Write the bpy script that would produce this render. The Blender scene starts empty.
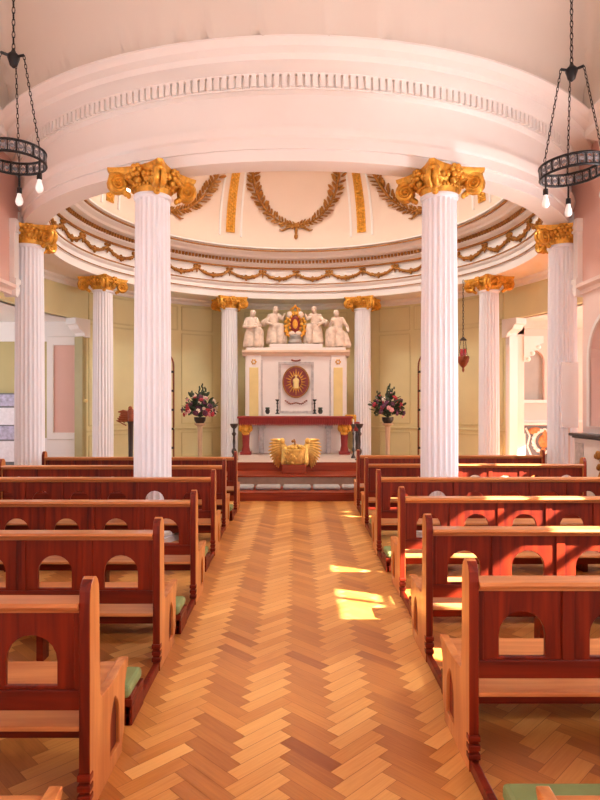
import bpy, bmesh, math, random
from mathutils import Vector, Matrix
from mathutils.geometry import tessellate_polygon
random.seed(7)
PI = math.pi
sc = bpy.context.scene
COL = sc.collection
CY = 11.37          # rotunda centre, metres in front of the camera
RC = 4.50           # circle the eight columns stand on

# ------------------------------------------------------------------ helpers
def tag(o, label=None, cat=None, group=None, kind=None):
    if label: o['label'] = label
    if cat: o['category'] = cat
    if group: o['group'] = group
    if kind: o['kind'] = kind
    return o

def empty(name, loc=(0, 0, 0), rz=0.0, label=None, cat=None, group=None, kind=None):
    o = bpy.data.objects.new(name, None)
    COL.objects.link(o)
    o.location = loc
    o.rotation_euler = (0, 0, rz)
    o.empty_display_size = 0.1
    return tag(o, label, cat, group, kind)

def build(bm, name, mat, parent=None, smooth=None, bevel=0.0, loc=None):
    bmesh.ops.recalc_face_normals(bm, faces=bm.faces[:])
    me = bpy.data.meshes.new(name)
    bm.to_mesh(me)
    bm.free()
    mats = mat if isinstance(mat, (list, tuple)) else [mat]
    for m in mats: me.materials.append(m)
    if smooth is not None:
        for p in me.polygons: p.use_smooth = True
        try: me.set_sharp_from_angle(angle=math.radians(smooth))
        except Exception: pass
    o = bpy.data.objects.new(name, me)
    COL.objects.link(o)
    if parent: o.parent = parent
    if loc: o.location = loc
    if bevel:
        b = o.modifiers.new('bevel', 'BEVEL')
        b.width = bevel; b.segments = 2; b.limit_method = 'ANGLE'; b.angle_limit = math.radians(40)
    return o

def kids(o): return [c for c in COL.objects if c.parent == o]
def copy_tree(o, parent=None):
    c = o.copy()
    COL.objects.link(c)
    if parent: c.parent = parent
    for ch in kids(o): copy_tree(ch, c)
    return c

def NB(): return bmesh.new()

def box(bm, x0, x1, y0, y1, z0, z1, M=None):
    vs = [Vector((x, y, z)) for x in (x0, x1) for y in (y0, y1) for z in (z0, z1)]
    if M: vs = [M @ v for v in vs]
    v = [bm.verts.new(p) for p in vs]
    for f in ((0, 1, 3, 2), (4, 6, 7, 5), (0, 4, 5, 1), (2, 3, 7, 6), (0, 2, 6, 4), (1, 5, 7, 3)):
        bm.faces.new([v[i] for i in f])

def lathe(bm, prof, c=(0, 0, 0), n=24, M=None, cap=True):
    rings = []
    for r, z in prof:
        ring = []
        for k in range(n):
            a = 2 * PI * k / n
            p = Vector((c[0] + r * math.cos(a), c[1] + r * math.sin(a), c[2] + z))
            ring.append(bm.verts.new(M @ p if M else p))
        rings.append(ring)
    for a, b in zip(rings, rings[1:]):
        for k in range(n):
            bm.faces.new((a[k], a[(k + 1) % n], b[(k + 1) % n], b[k]))
    if cap:
        bm.faces.new(rings[0]); bm.faces.new(rings[-1])

def ell(bm, c, r, M=None, n=12, m=8):
    if not isinstance(r, (tuple, list)): r = (r, r, r)
    T = (M or Matrix.Identity(4)) @ Matrix.Translation(c) @ Matrix.Diagonal((r[0], r[1], r[2], 1))
    bmesh.ops.create_uvsphere(bm, u_segments=n, v_segments=m, radius=1, matrix=T)

def tube(bm, pts, r, n=8, closed=False, cap=True):
    pts = [Vector(p) for p in pts]
    N = len(pts)
    rad = r if isinstance(r, (list, tuple)) else [r] * N
    up = Vector((0.13, 0.31, 0.94))
    rings = []
    prev = None
    for i, p in enumerate(pts):
        a = pts[i - 1] if (i or closed) else pts[i]
        b = pts[(i + 1) % N] if (i < N - 1 or closed) else pts[i]
        t = (b - a)
        t = t.normalized() if t.length > 1e-9 else Vector((0, 0, 1))
        if prev is None:
            u = t.cross(up)
            if u.length < 1e-3: u = t.cross(Vector((1, 0, 0)))
        else:
            u = prev - t * prev.dot(t)
        u.normalize(); prev = u
        w = t.cross(u)
        rings.append([bm.verts.new(p + (u * math.cos(2 * PI * k / n) + w * math.sin(2 * PI * k / n)) * rad[i]) for k in range(n)])
    for i in range(N if closed else N - 1):
        a, b = rings[i], rings[(i + 1) % N]
        for k in range(n):
            bm.faces.new((a[k], a[(k + 1) % n], b[(k + 1) % n], b[k]))
    if cap and not closed:
        bm.faces.new(rings[0]); bm.faces.new(rings[-1])

def prism(bm, loops, t0, t1, place):
    """closed outline (first loop) with holes, swept from t0 to t1; place(u, v, t) -> point"""
    flat = [p for L in loops for p in L]
    tris = tessellate_polygon([[Vector((u, v, 0)) for u, v in L] for L in loops])
    A = [bm.verts.new(place(u, v, t0)) for u, v in flat]
    B = [bm.verts.new(place(u, v, t1)) for u, v in flat]
    for t in tris:
        for S in (A, B):
            try: bm.faces.new([S[i] for i in t])
            except ValueError: pass
    o = 0
    for L in loops:
        n = len(L)
        for k in range(n):
            i, j = o + k, o + (k + 1) % n
            bm.faces.new((A[i], A[j], B[j], B[i]))
        o += n

def arch(cx, z0, w, zs, n=10, pointed=False):
    """arch outline: half width w, springing at zs"""
    pts = [(cx - w, z0), (cx + w, z0), (cx + w, zs)]
    if pointed:
        for k in range(1, n):
            a = (PI / 3) * k / n
            pts.append((cx - w + 2 * w * math.cos(a), zs + 2 * w * math.sin(a)))
        pts.append((cx, zs + 2 * w * math.sin(PI / 3)))
        for k in range(n - 1, 0, -1):
            a = (PI / 3) * k / n
            pts.append((cx + w - 2 * w * math.cos(a), zs + 2 * w * math.sin(a)))
    else:
        for k in range(1, n):
            a = PI * k / n
            pts.append((cx + w * math.cos(a), zs + w * math.sin(a)))
    pts.append((cx - w, zs))
    return pts

XS = 1.0                       # the drum and dome are a little wider than deep
def polar(r, a, z):            # a measured from the far side of the rotunda, positive to the right
    return Vector((XS * r * math.sin(a), CY + r * math.cos(a), z))

def ring(bm, prof, a0=0.0, a1=2 * PI, n=128, closed_prof=True):
    full = abs(a1 - a0 - 2 * PI) < 1e-6
    rows = []
    for k in range(n if full else n + 1):
        a = a0 + (a1 - a0) * k / n
        rows.append([bm.verts.new(polar(r, a, z)) for r, z in prof])
    m = len(prof)
    for i in range(n):
        A, B = rows[i], rows[(i + 1) % len(rows)]
        for j in range(m if closed_prof else m - 1):
            bm.faces.new((A[j], A[(j + 1) % m], B[(j + 1) % m], B[j]))
    if not full and closed_prof:
        bm.faces.new(rows[0]); bm.faces.new(rows[-1])

def frame_at(p, zdir, xdir=(1, 0, 0)):
    z = Vector(zdir).normalized(); x = Vector(xdir)
    x = (x - z * x.dot(z)).normalized(); y = z.cross(x)
    M = Matrix((x, y, z)).transposed().to_4x4()
    M.translation = Vector(p)
    return M

# ------------------------------------------------------------------ materials
def mat(name, col, rough=0.5, metal=0.0, var=0.06, scale=4.0, bump=0.0, bscale=40, spec=0.5, emit=0.0, coat=0.0, trans=0.0, alpha=1.0):
    m = bpy.data.materials.new(name)
    m.use_nodes = True
    nt = m.node_tree; N = nt.nodes; L = nt.links
    b = N['Principled BSDF']
    tc = N.new('ShaderNodeTexCoord')
    nz = N.new('ShaderNodeTexNoise'); nz.inputs['Scale'].default_value = scale; nz.inputs['Detail'].default_value = 4
    L.new(tc.outputs['Object'], nz.inputs['Vector'])
    cr = N.new('ShaderNodeValToRGB')
    c0 = tuple(max(0, c * (1 - var)) for c in col); c1 = tuple(min(1, c * (1 + var)) for c in col)
    cr.color_ramp.elements[0].position = .3; cr.color_ramp.elements[0].color = (*c0, 1)
    cr.color_ramp.elements[1].position = .7; cr.color_ramp.elements[1].color = (*c1, 1)
    L.new(nz.outputs['Fac'], cr.inputs['Fac'])
    L.new(cr.outputs['Color'], b.inputs['Base Color'])
    b.inputs['Roughness'].default_value = rough
    b.inputs['Metallic'].default_value = metal
    b.inputs['Specular IOR Level'].default_value = spec
    b.inputs['Coat Weight'].default_value = coat
    b.inputs['Coat Roughness'].default_value = .15
    b.inputs['Transmission Weight'].default_value = trans
    b.inputs['Alpha'].default_value = alpha
    if emit:
        b.inputs['Emission Color'].default_value = (*col, 1); b.inputs['Emission Strength'].default_value = emit
    if bump:
        n2 = N.new('ShaderNodeTexNoise'); n2.inputs['Scale'].default_value = bscale; n2.inputs['Detail'].default_value = 3
        L.new(tc.outputs['Object'], n2.inputs['Vector'])
        bp = N.new('ShaderNodeBump'); bp.inputs['Strength'].default_value = bump; bp.inputs['Distance'].default_value = .01
        L.new(n2.outputs['Fac'], bp.inputs['Height']); L.new(bp.outputs['Normal'], b.inputs['Normal'])
    return m

def wood(name, dark, light, stretch=(1.5, 22, 22), rough=0.42, coat=0.0):
    m = bpy.data.materials.new(name); m.use_nodes = True
    nt = m.node_tree; N = nt.nodes; L = nt.links; b = N['Principled BSDF']
    tc = N.new('ShaderNodeTexCoord'); mp = N.new('ShaderNodeMapping'); mp.inputs['Scale'].default_value = stretch
    L.new(tc.outputs['Object'], mp.inputs['Vector'])
    nz = N.new('ShaderNodeTexNoise'); nz.inputs['Scale'].default_value = 1; nz.inputs['Detail'].default_value = 6; nz.inputs['Distortion'].default_value = .6
    L.new(mp.outputs['Vector'], nz.inputs['Vector'])
    oi = N.new('ShaderNodeObjectInfo')
    ad = N.new('ShaderNodeMath'); ad.operation = 'MULTIPLY_ADD'; ad.inputs[1].default_value = .16; ad.inputs[2].default_value = -.08
    L.new(oi.outputs['Random'], ad.inputs[0])
    a2 = N.new('ShaderNodeMath'); a2.operation = 'ADD'
    L.new(nz.outputs['Fac'], a2.inputs[0]); L.new(ad.outputs[0], a2.inputs[1])
    cr = N.new('ShaderNodeValToRGB')
    cr.color_ramp.elements[0].position = .32; cr.color_ramp.elements[0].color = (*dark, 1)
    cr.color_ramp.elements[1].position = .72; cr.color_ramp.elements[1].color = (*light, 1)
    L.new(a2.outputs[0], cr.inputs['Fac']); L.new(cr.outputs['Color'], b.inputs['Base Color'])
    b.inputs['Roughness'].default_value = rough; b.inputs['Coat Weight'].default_value = coat; b.inputs['Coat Roughness'].default_value = .25; b.inputs['Specular IOR Level'].default_value = .28
    bp = N.new('ShaderNodeBump'); bp.inputs['Strength'].default_value = .08; bp.inputs['Distance'].default_value = .004
    L.new(nz.outputs['Fac'], bp.inputs['Height']); L.new(bp.outputs['Normal'], b.inputs['Normal'])
    return m

WHITE = mat('white_plaster', (.85, .82, .79), .6, var=.02, scale=1.2)
CEILM = mat('ceiling_plaster', (.68, .625, .56), .75, var=.02, scale=.8)
DOMEM = mat('dome_plaster', (.80, .65, .54), .7, var=.03, scale=1.0)
COLM = mat('column_paint', (.84, .84, .88), .4, var=.02, scale=2)
PINK = mat('pink_wall_paint', (.74, .47, .40), .7, var=.03, scale=1.5)
PALEPINK = mat('pale_pink_paint', (.82, .66, .60), .7, var=.02, scale=1.5)
GREEN = mat('olive_green_paint', (.74, .68, .38), .6, var=.05, scale=1.2)
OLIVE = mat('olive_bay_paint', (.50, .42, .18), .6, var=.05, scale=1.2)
JAMB = mat('dark_olive_paint', (.40, .34, .15), .5, var=.05)
GREEND = mat('green_moulding_paint', (.66, .60, .32), .5, var=.04)
GOLD = mat('gilding', (.72, .36, .05), .42, metal=.6, var=.25, scale=18, bump=.3, bscale=60)
GILT = mat('bright_gilding', (.88, .54, .14), .34, metal=.6, var=.25, scale=18, bump=.3, bscale=60)
GOLDD = mat('aged_gilding', (.36, .15, .022), .5, metal=.4, var=.3, scale=20, bump=.2, bscale=60)
GOLDY = mat('pale_gold_paint', (.80, .62, .26), .45, var=.05)
IRON = mat('black_iron', (.018, .016, .016), .45, metal=.6, var=.2)
IRONG = mat('grey_iron_scrollwork', (.20, .19, .20), .5, metal=.4, var=.4, scale=60)
BULB = mat('opal_bulb_glass', (.95, .93, .9), .25, var=.0, emit=.1)
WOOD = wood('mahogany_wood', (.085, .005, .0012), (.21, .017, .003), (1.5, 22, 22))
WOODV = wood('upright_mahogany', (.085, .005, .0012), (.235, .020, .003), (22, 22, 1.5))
WOODE = wood('pew_end_lit_wood', (.42, .125, .030), (.66, .26, .075), (22, 14, 1.6), .32, .4)  # lightened to carry the light and sheen on the end faces
WOODS = wood('seat_oak', (.40, .12, .035), (.60, .24, .08), (1.5, 20, 20), .28)
STEPW = wood('red_step_wood', (.20, .022, .008), (.36, .06, .018), (1.2, 20, 20), .35)
STONE = mat('taupe_step_cover', (.34, .22, .15), .7, var=.12, scale=9)
PAD = mat('green_leathercloth', (.20, .25, .09), .45, var=.12, scale=8)
GREYPAD = mat('grey_kneeling_pad', (.36, .33, .31), .8, var=.1, scale=14)
STATUE = mat('painted_white_statue', (.74, .60, .49), .55, var=.2, scale=9)
PALESTONE = mat('pale_stone_floor', (.62, .50, .42), .5, var=.08, scale=6)
STONEG = mat('grey_stone', (.35, .33, .30), .6, var=.1)
REDCL = mat('crimson_cloth', (.26, .018, .012), .65, var=.15, scale=9)
MARBLE = mat('white_marble', (.84, .77, .72), .3, var=.03, scale=3)
PEACH = mat('peach_paint', (.80, .60, .44), .5, var=.05)
REDENAM = mat('red_enamel', (.22, .018, .010), .35, var=.15, scale=12)
DARK = mat('dark_turned_wood', (.035, .018, .013), .35, var=.3, coat=.4)
BRONZE = mat('dark_bronze', (.05, .045, .04), .4, metal=.5, var=.3)
LEAF = mat('dark_green_leaves', (.035, .065, .03), .5, var=.35, scale=15)
REDF = mat('red_petals', (.42, .03, .05), .6, var=.25, scale=20)
PINKF = mat('pink_petals', (.75, .36, .36), .6, var=.2, scale=20)
PURPF = mat('plum_petals', (.12, .03, .07), .6, var=.3, scale=20)
CREAMF = mat('cream_petals', (.85, .74, .60), .6, var=.1, scale=20)
PALEWOOD = wood('pale_pedestal_wood', (.58, .42, .26), (.72, .56, .38), (20, 20, 2), .45)
REDBROWN = wood('red_brown_carving', (.20, .045, .015), (.32, .08, .028), (12, 12, 12), .4)
WAX = mat('white_wax', (.9, .85, .78), .5, var=.02)
PAPERL = mat('lavender_paper', (.46, .44, .58), .8, var=.3, scale=12)
PAPERW = mat('white_paper', (.80, .78, .82), .8, var=.08, scale=12)
GREYB = mat('grey_board', (.16, .16, .17), .7, var=.15)
NICHE = mat('blue_grey_niche_paint', (.42, .44, .42), .7, var=.04)
GLASSR = mat('ruby_glass', (.45, .03, .04), .1, var=.1, emit=.0)
ACRYL = mat('frosted_acrylic', (.9, .86, .84), .3, var=.02, alpha=.3)
PANE = mat('window_glass', (.95, .97, 1.0), .02, var=.0, trans=1.0)
ORANGE = mat('orange_carving', (.55, .20, .06), .5, var=.3, scale=14)
SLATE = mat('dark_slate', (.05, .05, .055), .3, var=.2)
GREYLIME = mat('grey_veined_marble', (.50, .44, .42), .4, var=.25, scale=12)

def parquet_mat():
    m = bpy.data.materials.new('parquet_oak'); m.use_nodes = True
    nt = m.node_tree; N = nt.nodes; L = nt.links; b = N['Principled BSDF']
    at = N.new('ShaderNodeAttribute'); at.attribute_name = 'tone'
    uv = N.new('ShaderNodeUVMap'); uv.uv_map = 'UVMap'
    mp = N.new('ShaderNodeMapping'); mp.inputs['Scale'].default_value = (5, 90, 1)
    L.new(uv.outputs['UV'], mp.inputs['Vector'])
    nz = N.new('ShaderNodeTexNoise'); nz.inputs['Scale'].default_value = 1; nz.inputs['Detail'].default_value = 5
    L.new(mp.outputs['Vector'], nz.inputs['Vector'])
    ma = N.new('ShaderNodeMath'); ma.operation = 'MULTIPLY_ADD'; ma.inputs[1].default_value = .38; ma.inputs[2].default_value = -.19
    L.new(nz.outputs['Fac'], ma.inputs[0])
    ad = N.new('ShaderNodeMath'); ad.operation = 'ADD'
    L.new(at.outputs['Fac'], ad.inputs[0]); L.new(ma.outputs[0], ad.inputs[1])
    cr = N.new('ShaderNodeValToRGB')
    e = cr.color_ramp.elements
    e[0].position = 0; e[0].color = (.30, .075, .012, 1)
    e[1].position = 1; e[1].color = (.86, .47, .14, 1)
    mid = e.new(.5); mid.color = (.60, .235, .045, 1)
    L.new(ad.outputs[0], cr.inputs['Fac']); L.new(cr.outputs['Color'], b.inputs['Base Color'])
    b.inputs['Roughness'].default_value = .36
    b.inputs['Coat Weight'].default_value = .25; b.inputs['Coat Roughness'].default_value = .3
    bp = N.new('ShaderNodeBump'); bp.inputs['Strength'].default_value = .06; bp.inputs['Distance'].default_value = .003
    L.new(nz.outputs['Fac'], bp.inputs['Height']); L.new(bp.outputs['Normal'], b.inputs['Normal'])
    return m
PARQ = parquet_mat()

# ------------------------------------------------------------------ floor: herringbone parquet
def floor_mesh():
    bm = NB()
    uvl = bm.loops.layers.uv.new('UVMap')
    tone = bm.faces.layers.float.new('tone')
    W = .08; g = .0013
    c, s = math.cos(PI / 4), math.sin(PI / 4)
    x0, x1, y0, y1 = -4.6, 4.6, -1.0, 17.2
    OX, OY = .206, 2.0
    def add(u0, v0, lu, lv, vert):
        cu, cv = (u0 + lu / 2) * W, (v0 + lv / 2) * W
        X, Y = OX + c * cu - s * cv, OY + s * cu + c * cv
        if not (x0 < X < x1 and y0 < Y < y1): return
        q = [(u0 * W + g, v0 * W + g), ((u0 + lu) * W - g, v0 * W + g), ((u0 + lu) * W - g, (v0 + lv) * W - g), (u0 * W + g, (v0 + lv) * W - g)]
        vs = [bm.verts.new((OX + c * a - s * b, OY + s * a + c * b, 0)) for a, b in q]
        f = bm.faces.new(vs)
        ou, ov = random.random() * 50, random.random() * 50
        for lp, (a, b) in zip(f.loops, q):
            lp[uvl].uv = ((b if vert else a) + ou, (a if vert else b) + ov)
        f[tone] = min(1, max(0, random.gauss(.34 if vert else .70, .11)))  # directional sheen painted in: one block direction lighter than the other
    R = 260
    for j in range(-R, R):
        for k in range(-R // 8 - 2, R // 8 + 2):
            i = j + 8 * k
            add(i, j, 4, 1, False)
            add(j, j - 7 - 8 * k, 1, 4, True)
    fb = bm.faces.new([bm.verts.new(p) for p in ((-9.5, -4.3, -.003), (9.5, -4.3, -.003), (9.5, 18, -.003), (-9.5, 18, -.003))])
    fb[tone] = .1
    return bm
tag(build(floor_mesh(), 'floor', PARQ), kind='structure')

# ------------------------------------------------------------------ nave walls
def nave_wall(side):
    s = 1 if side == 'right' else -1
    t0, t1 = 4.30, 4.62
    out = [(-4, 0), (9.0, 0), (9.0, 4.42), (9.76, 4.42), (9.76, 5.5), (-4, 5.5)]
    wins = [(-2.6, -.8, 1.9, 3.0), (2.10, 4.25, 2.10, 2.85), (6.5, 7.5, 1.55, 2.6)]
    nic = arch(8.17, 1.30, .60, 2.30, 14)
    place = lambda u, v, t: Vector((s * t, u, v))
    ye = 9.0 if s > 0 else 8.62
    lower = [(-4, 0), (ye, 0), (ye, 3.34), (-4, 3.34)]
    upper = [(-4, 3.34), (9.0, 3.34), (9.0, 4.42), (9.76, 4.42), (9.76, 5.5), (-4, 5.5)]
    rects = [[(a, c), (b, c), (b, d), (a, d)] for a, b, c, d in wins]
    bm = NB()
    prism(bm, [lower] + rects + ([nic] if s > 0 else []), t0, t1, place)
    w = tag(build(bm, 'wall_' + side, PALEPINK), kind='structure')
    bm = NB(); prism(bm, [upper], t0, t1, place)
    build(bm, 'upper_wall', PINK, w)
    bm = NB()
    if s > 0:
        prism(bm, [nic], 4.50, 4.60, place)
        build(bm, 'niche_back', PINK, w)
        bm = NB()
    inner = arch(8.17, 1.30, .60, 2.30, 14); outer = arch(8.17, 1.30, .66, 2.30, 14)
    if s > 0:
        prism(bm, [outer, [(u, v + (.0 if v > 1.31 else .004)) for u, v in inner]], 4.275, 4.31, place)
        build(bm, 'niche_surround', WHITE, w)
    bm = NB()                     # string course
    prism(bm, [[(4.32, 3.27), (4.26, 3.27), (4.26, 3.33), (4.20, 3.37), (4.20, 3.42), (4.32, 3.42)]], -4, 9.02,
          lambda u, v, t: Vector((s * u, t, v)))
    build(bm, 'string_course', PALEPINK, w)
    for k, (a, b, c, d) in enumerate(wins):
        bm = NB()
        for y in (a, (a + b) / 2, b):
            box(bm, min(s * 4.42, s * 4.47), max(s * 4.42, s * 4.47), y - .025, y + .025, c, d)
        for z in (c, (c + d) / 2, d):
            box(bm, min(s * 4.42, s * 4.47), max(s * 4.42, s * 4.47), a, b, z - .022, z + .022)
        build(bm, 'window_bars', WHITE, w)
    # hanging pilaster and scrolled corbel that finish the wall beside the outer column
    bm = NB()
    box(bm, min(s * 4.22, s * 4.36), max(s * 4.22, s * 4.36), 9.0, 9.14, 3.52, 4.28)
    box(bm, min(s * 4.20, s * 4.38), max(s * 4.20, s * 4.38), 8.99, 9.15, 4.22, 4.42)
    build(bm, 'pilaster', WHITE, w, bevel=.008)
    bm = NB()
    prof = [(0, 0), (.05, -.02), (.11, .05), (.13, .13), (.09, .16), (.16, .2), (.16, .26), (0, .26)]
    prism(bm, [prof], 4.20, 4.38, lambda u, v, t: Vector((s * t, 9.0 + u, 3.26 + v)))
    ell(bm, (s * 4.29, 9.09, 3.34), (.1, .07, .07))
    build(bm, 'corbel', WHITE, w, smooth=40)
    # nave cornice
    bm = NB()
    prof = [(4.32, 4.90), (4.27, 4.92), (4.27, 5.10), (4.23, 5.14), (4.20, 5.28), (4.02, 5.33), (4.00, 5.40), (3.92, 5.44), (3.84, 5.47), (3.84, 5.49), (4.32, 5.49)]
    prism(bm, [prof], -4, 8.35, lambda u, v, t: Vector((s * u, t, v)))
    tag(build(bm, 'trim_cornice_' + side, WHITE), kind='structure')
nave_wall('right'); nave_wall('left')
bm = NB()
prism(bm, [[(-4.6, 0), (4.6, 0), (4.6, 5.5), (-4.6, 5.5)], [(-2.6, 1.2), (2.6, 1.2), (2.6, 4.2), (-2.6, 4.2)]], -4.3, -4.0, lambda u, v, t: Vector((u, t, v)))
wb = tag(build(bm, 'wall_back', PALEPINK), kind='structure')

# ------------------------------------------------------------------ nave ceiling: plaster cove
def ceiling():
    bm = NB(); st = .07
    nx = int(8.7 / st); y0 = -4.1; ny = int((10.0 - y0) / st)
    grid = {}
    for i in range(nx + 1):
        for j in range(ny + 1):
            x = -4.35 + 8.7 * i / nx; y = y0 + (10.0 - y0) * j / ny
            r = math.hypot(x, y - CY)
            if r < 4.56: continue
            s = min(r - 5.10, 3.85 - abs(x), y + 4.1 + .0)
            e = min(1, max(0, s / 1.6))
            z = 5.475 + 1.25 * math.sqrt(max(0, 1 - (1 - e) ** 2))
            grid[i, j] = bm.verts.new((x, y, z))
    for i in range(nx):
        for j in range(ny):
            q = [grid.get(k) for k in ((i, j), (i + 1, j), (i + 1, j + 1), (i, j + 1))]
            if all(q): bm.faces.new(q)
    return bm
tag(build(ceiling(), 'ceiling', CEILM, smooth=60), kind='structure')

# ------------------------------------------------------------------ drum entablature carried by the columns
XS = 1.04
prof = [(4.27, 4.38), (4.57, 4.38), (4.57, 4.51), (4.60, 4.51), (4.60, 4.63), (4.63, 4.65), (4.66, 4.71), (4.66, 4.745), (4.60, 4.76),
        (4.60, 5.115), (4.64, 5.13), (4.67, 5.15), (4.67, 5.30), (4.73, 5.31), (4.80, 5.335), (4.90, 5.34), (4.92, 5.40), (5.02, 5.42), (5.06, 5.455), (5.10, 5.465), (5.10, 5.485),
        (4.6, 5.62), (4.20, 5.64),
        (3.82, 5.60), (3.82, 5.57), (3.87, 5.55), (3.90, 5.48), (3.98, 5.43), (4.00, 5.38), (4.14, 5.35), (4.16, 5.24), (4.21, 5.20), (4.28, 5.15),
        (4.28, 4.78), (4.21, 4.76), (4.21, 4.71), (4.25, 4.66), (4.25, 4.54), (4.27, 4.54)]
bm = NB(); ring(bm, prof, n=160)
ent = tag(build(bm, 'trim_entablature', WHITE, smooth=28), kind='structure')
bm = NB()       # dentil course on the nave side
nd = 132
for k in range(nd):
    a = PI - 1.15 + 2.3 * (k + .5) / nd
    M = Matrix.Translation(polar(4.67, a, 5.222)) @ Matrix.Rotation(-a, 4, 'Z')
    box(bm, -.0275, .0275, -.01, .045, -.065, .065, M)
build(bm, 'dentil_course', WHITE, ent)
bm = NB()       # small moulding strips that frame the dentils
ring(bm, [(4.66, 5.287), (4.715, 5.287), (4.715, 5.305), (4.66, 5.305)], n=160)
ring(bm, [(4.655, 5.135), (4.685, 5.135), (4.685, 5.155), (4.655, 5.155)], n=160)
build(bm, 'bead_moulding', WHITE, ent)
for z, h, r in ((4.755, .012, 4.205), (5.165, .022, 4.245), (5.52, .012, 3.855), (4.565, .008, 4.245)):
    bm = NB(); ring(bm, [(r + .03, z - h), (r - .012, z - h), (r - .012, z + h), (r + .03, z + h)], n=160)
    build(bm, 'gilded_band', GOLDD, ent)
bm = NB()       # gilded bead course under the inner cornice
nb = 300
for k in range(nb):
    a = 2 * PI * k / nb
    M = Matrix.Translation(polar(4.13, a, 5.315)) @ Matrix.Rotation(-a, 4, 'Z')
    box(bm, -.026, .026, -.03, .03, -.035, .035, M)
build(bm, 'gilded_dentils', GOLDD, ent)

def swag_mesh(kind, k0):
    """one garland of the inner frieze with the bow on its left end; local x along the frieze, y towards the room (r)"""
    bm = NB(); R = 4.28; da = 2 * PI / 32
    def P(u, z, off=.03):
        return polar(R - off, (k0 + .5 + u) * da, z)
    pts = []; rad = []
    for k in range(13):
        u = -.5 + k / 12
        z = 5.055 - .155 * (1 - (2 * u) ** 2)
        pts.append(P(u, z)); rad.append(.018 + .024 * (1 - (2 * u) ** 2))
    tube(bm, pts, rad, 6)
    for k in range(26):
        u = -.46 + .92 * k / 25
        z = 5.055 - .155 * (1 - (2 * u) ** 2)
        ell(bm, P(u, z + random.uniform(-.03, .03), .035), (random.uniform(.025, .045), .02, random.uniform(.02, .042)), n=6, m=4)
    for u, z, r in ((0, 4.885, .05), (0, 4.845, .028), (.05, 4.92, .03), (-.05, 4.92, .03), (0, 4.95, .03)):
        ell(bm, P(u, z), (r, .028, r), n=8, m=6)
    # bow / bracket at the left end
    if kind == 0:
        for dx, dz, rx, rz in ((-.045, .04, .05, .032), (.045, .04, .05, .032), (0, .035, .025, .03), (-.03, -.04, .018, .05), (.035, -.05, .018, .06), (0, -.09, .016, .06)):
            ell(bm, P(-.5 + dx / .8, 5.06 + dz), (rx, .025, rz), n=8, m=6)
    else:
        for dx, dz, rx, rz in ((-.06, .03, .04, .045), (.06, .03, .04, .045), (0, .05, .035, .035), (0, -.03, .03, .05), (0, -.09, .022, .04)):
            ell(bm, P(-.5 + dx / .8, 5.05 + dz), (rx, .025, rz), n=8, m=6)
    return bm
for k in range(-11, 11): build(swag_mesh(k % 2, k), 'garland', GOLDD, ent, smooth=60)

# ------------------------------------------------------------------ dome
DR, DZ, DH = 4.20, 5.92, 3.1
def dome(a, t, off=0.0):
    n = Vector((math.cos(t) / DR, math.sin(t) / DH)); n.normalize()
    r = DR * math.cos(t) - off * n.x; z = DZ + DH * math.sin(t) - off * n.y
    return polar(r, a, z)
bm = NB()
prof = [(DR + .02, 5.58), (DR + .0, DZ)] + [(DR * math.cos(t), DZ + DH * math.sin(t)) for t in [math.radians(2 + 74 * k / 24) for k in range(25)]]
ring(bm, prof, n=128, closed_prof=False)
dm = tag(build(bm, 'ceiling_dome', DOMEM, smooth=60), kind='structure')
bm = NB()
rt, zt = prof[-1]
ring(bm, [(rt, zt - .06), (rt, zt + .7), (rt + .1, zt + .7), (rt + .1, zt - .02)], n=64)
build(bm, 'lantern_kerb', WHITE, dm, smooth=30)
def strip(bm, a, w, t0, t1, off0, off1, n=16):
    rows = []
    for k in range(n + 1):
        t = t0 + (t1 - t0) * k / n
        da = w / 2 / DR
        rows.append([bm.verts.new(dome(a + q, t, o)) for q, o in ((-da, off0), (da, off0), (da, off1), (-da, off1))])
    for A, B in zip(rows, rows[1:]):
        for j in range(4): bm.faces.new((A[j], A[(j + 1) % 4], B[(j + 1) % 4], B[j]))
    bm.faces.new(rows[0]); bm.faces.new(rows[-1])
for k in range(-3, 3):
    a = math.radians(22.5 + 45 * k)
    bm = NB()
    strip(bm, a - .064, .05, 0, 1.2, -.01, .03); strip(bm, a + .064, .05, 0, 1.2, -.01, .03)
    rib = build(bm, 'rib_moulding', WHITE, dm, smooth=30)
    bm = NB()
    strip(bm, a, .22, .03, 1.1, -.01, .028)
    for q in range(40):
        t = .05 + q * .026
        for sgn in (-1, 1):
            p = dome(a + sgn * .0125, t, .03)
            ell(bm, p, (.03, .03, .035), n=6, m=4)
        ell(bm, dome(a, t + .013, .035), (.03, .03, .03), n=6, m=4)
    build(bm, 'gilded_bar', GOLD, dm, smooth=50)
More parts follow.
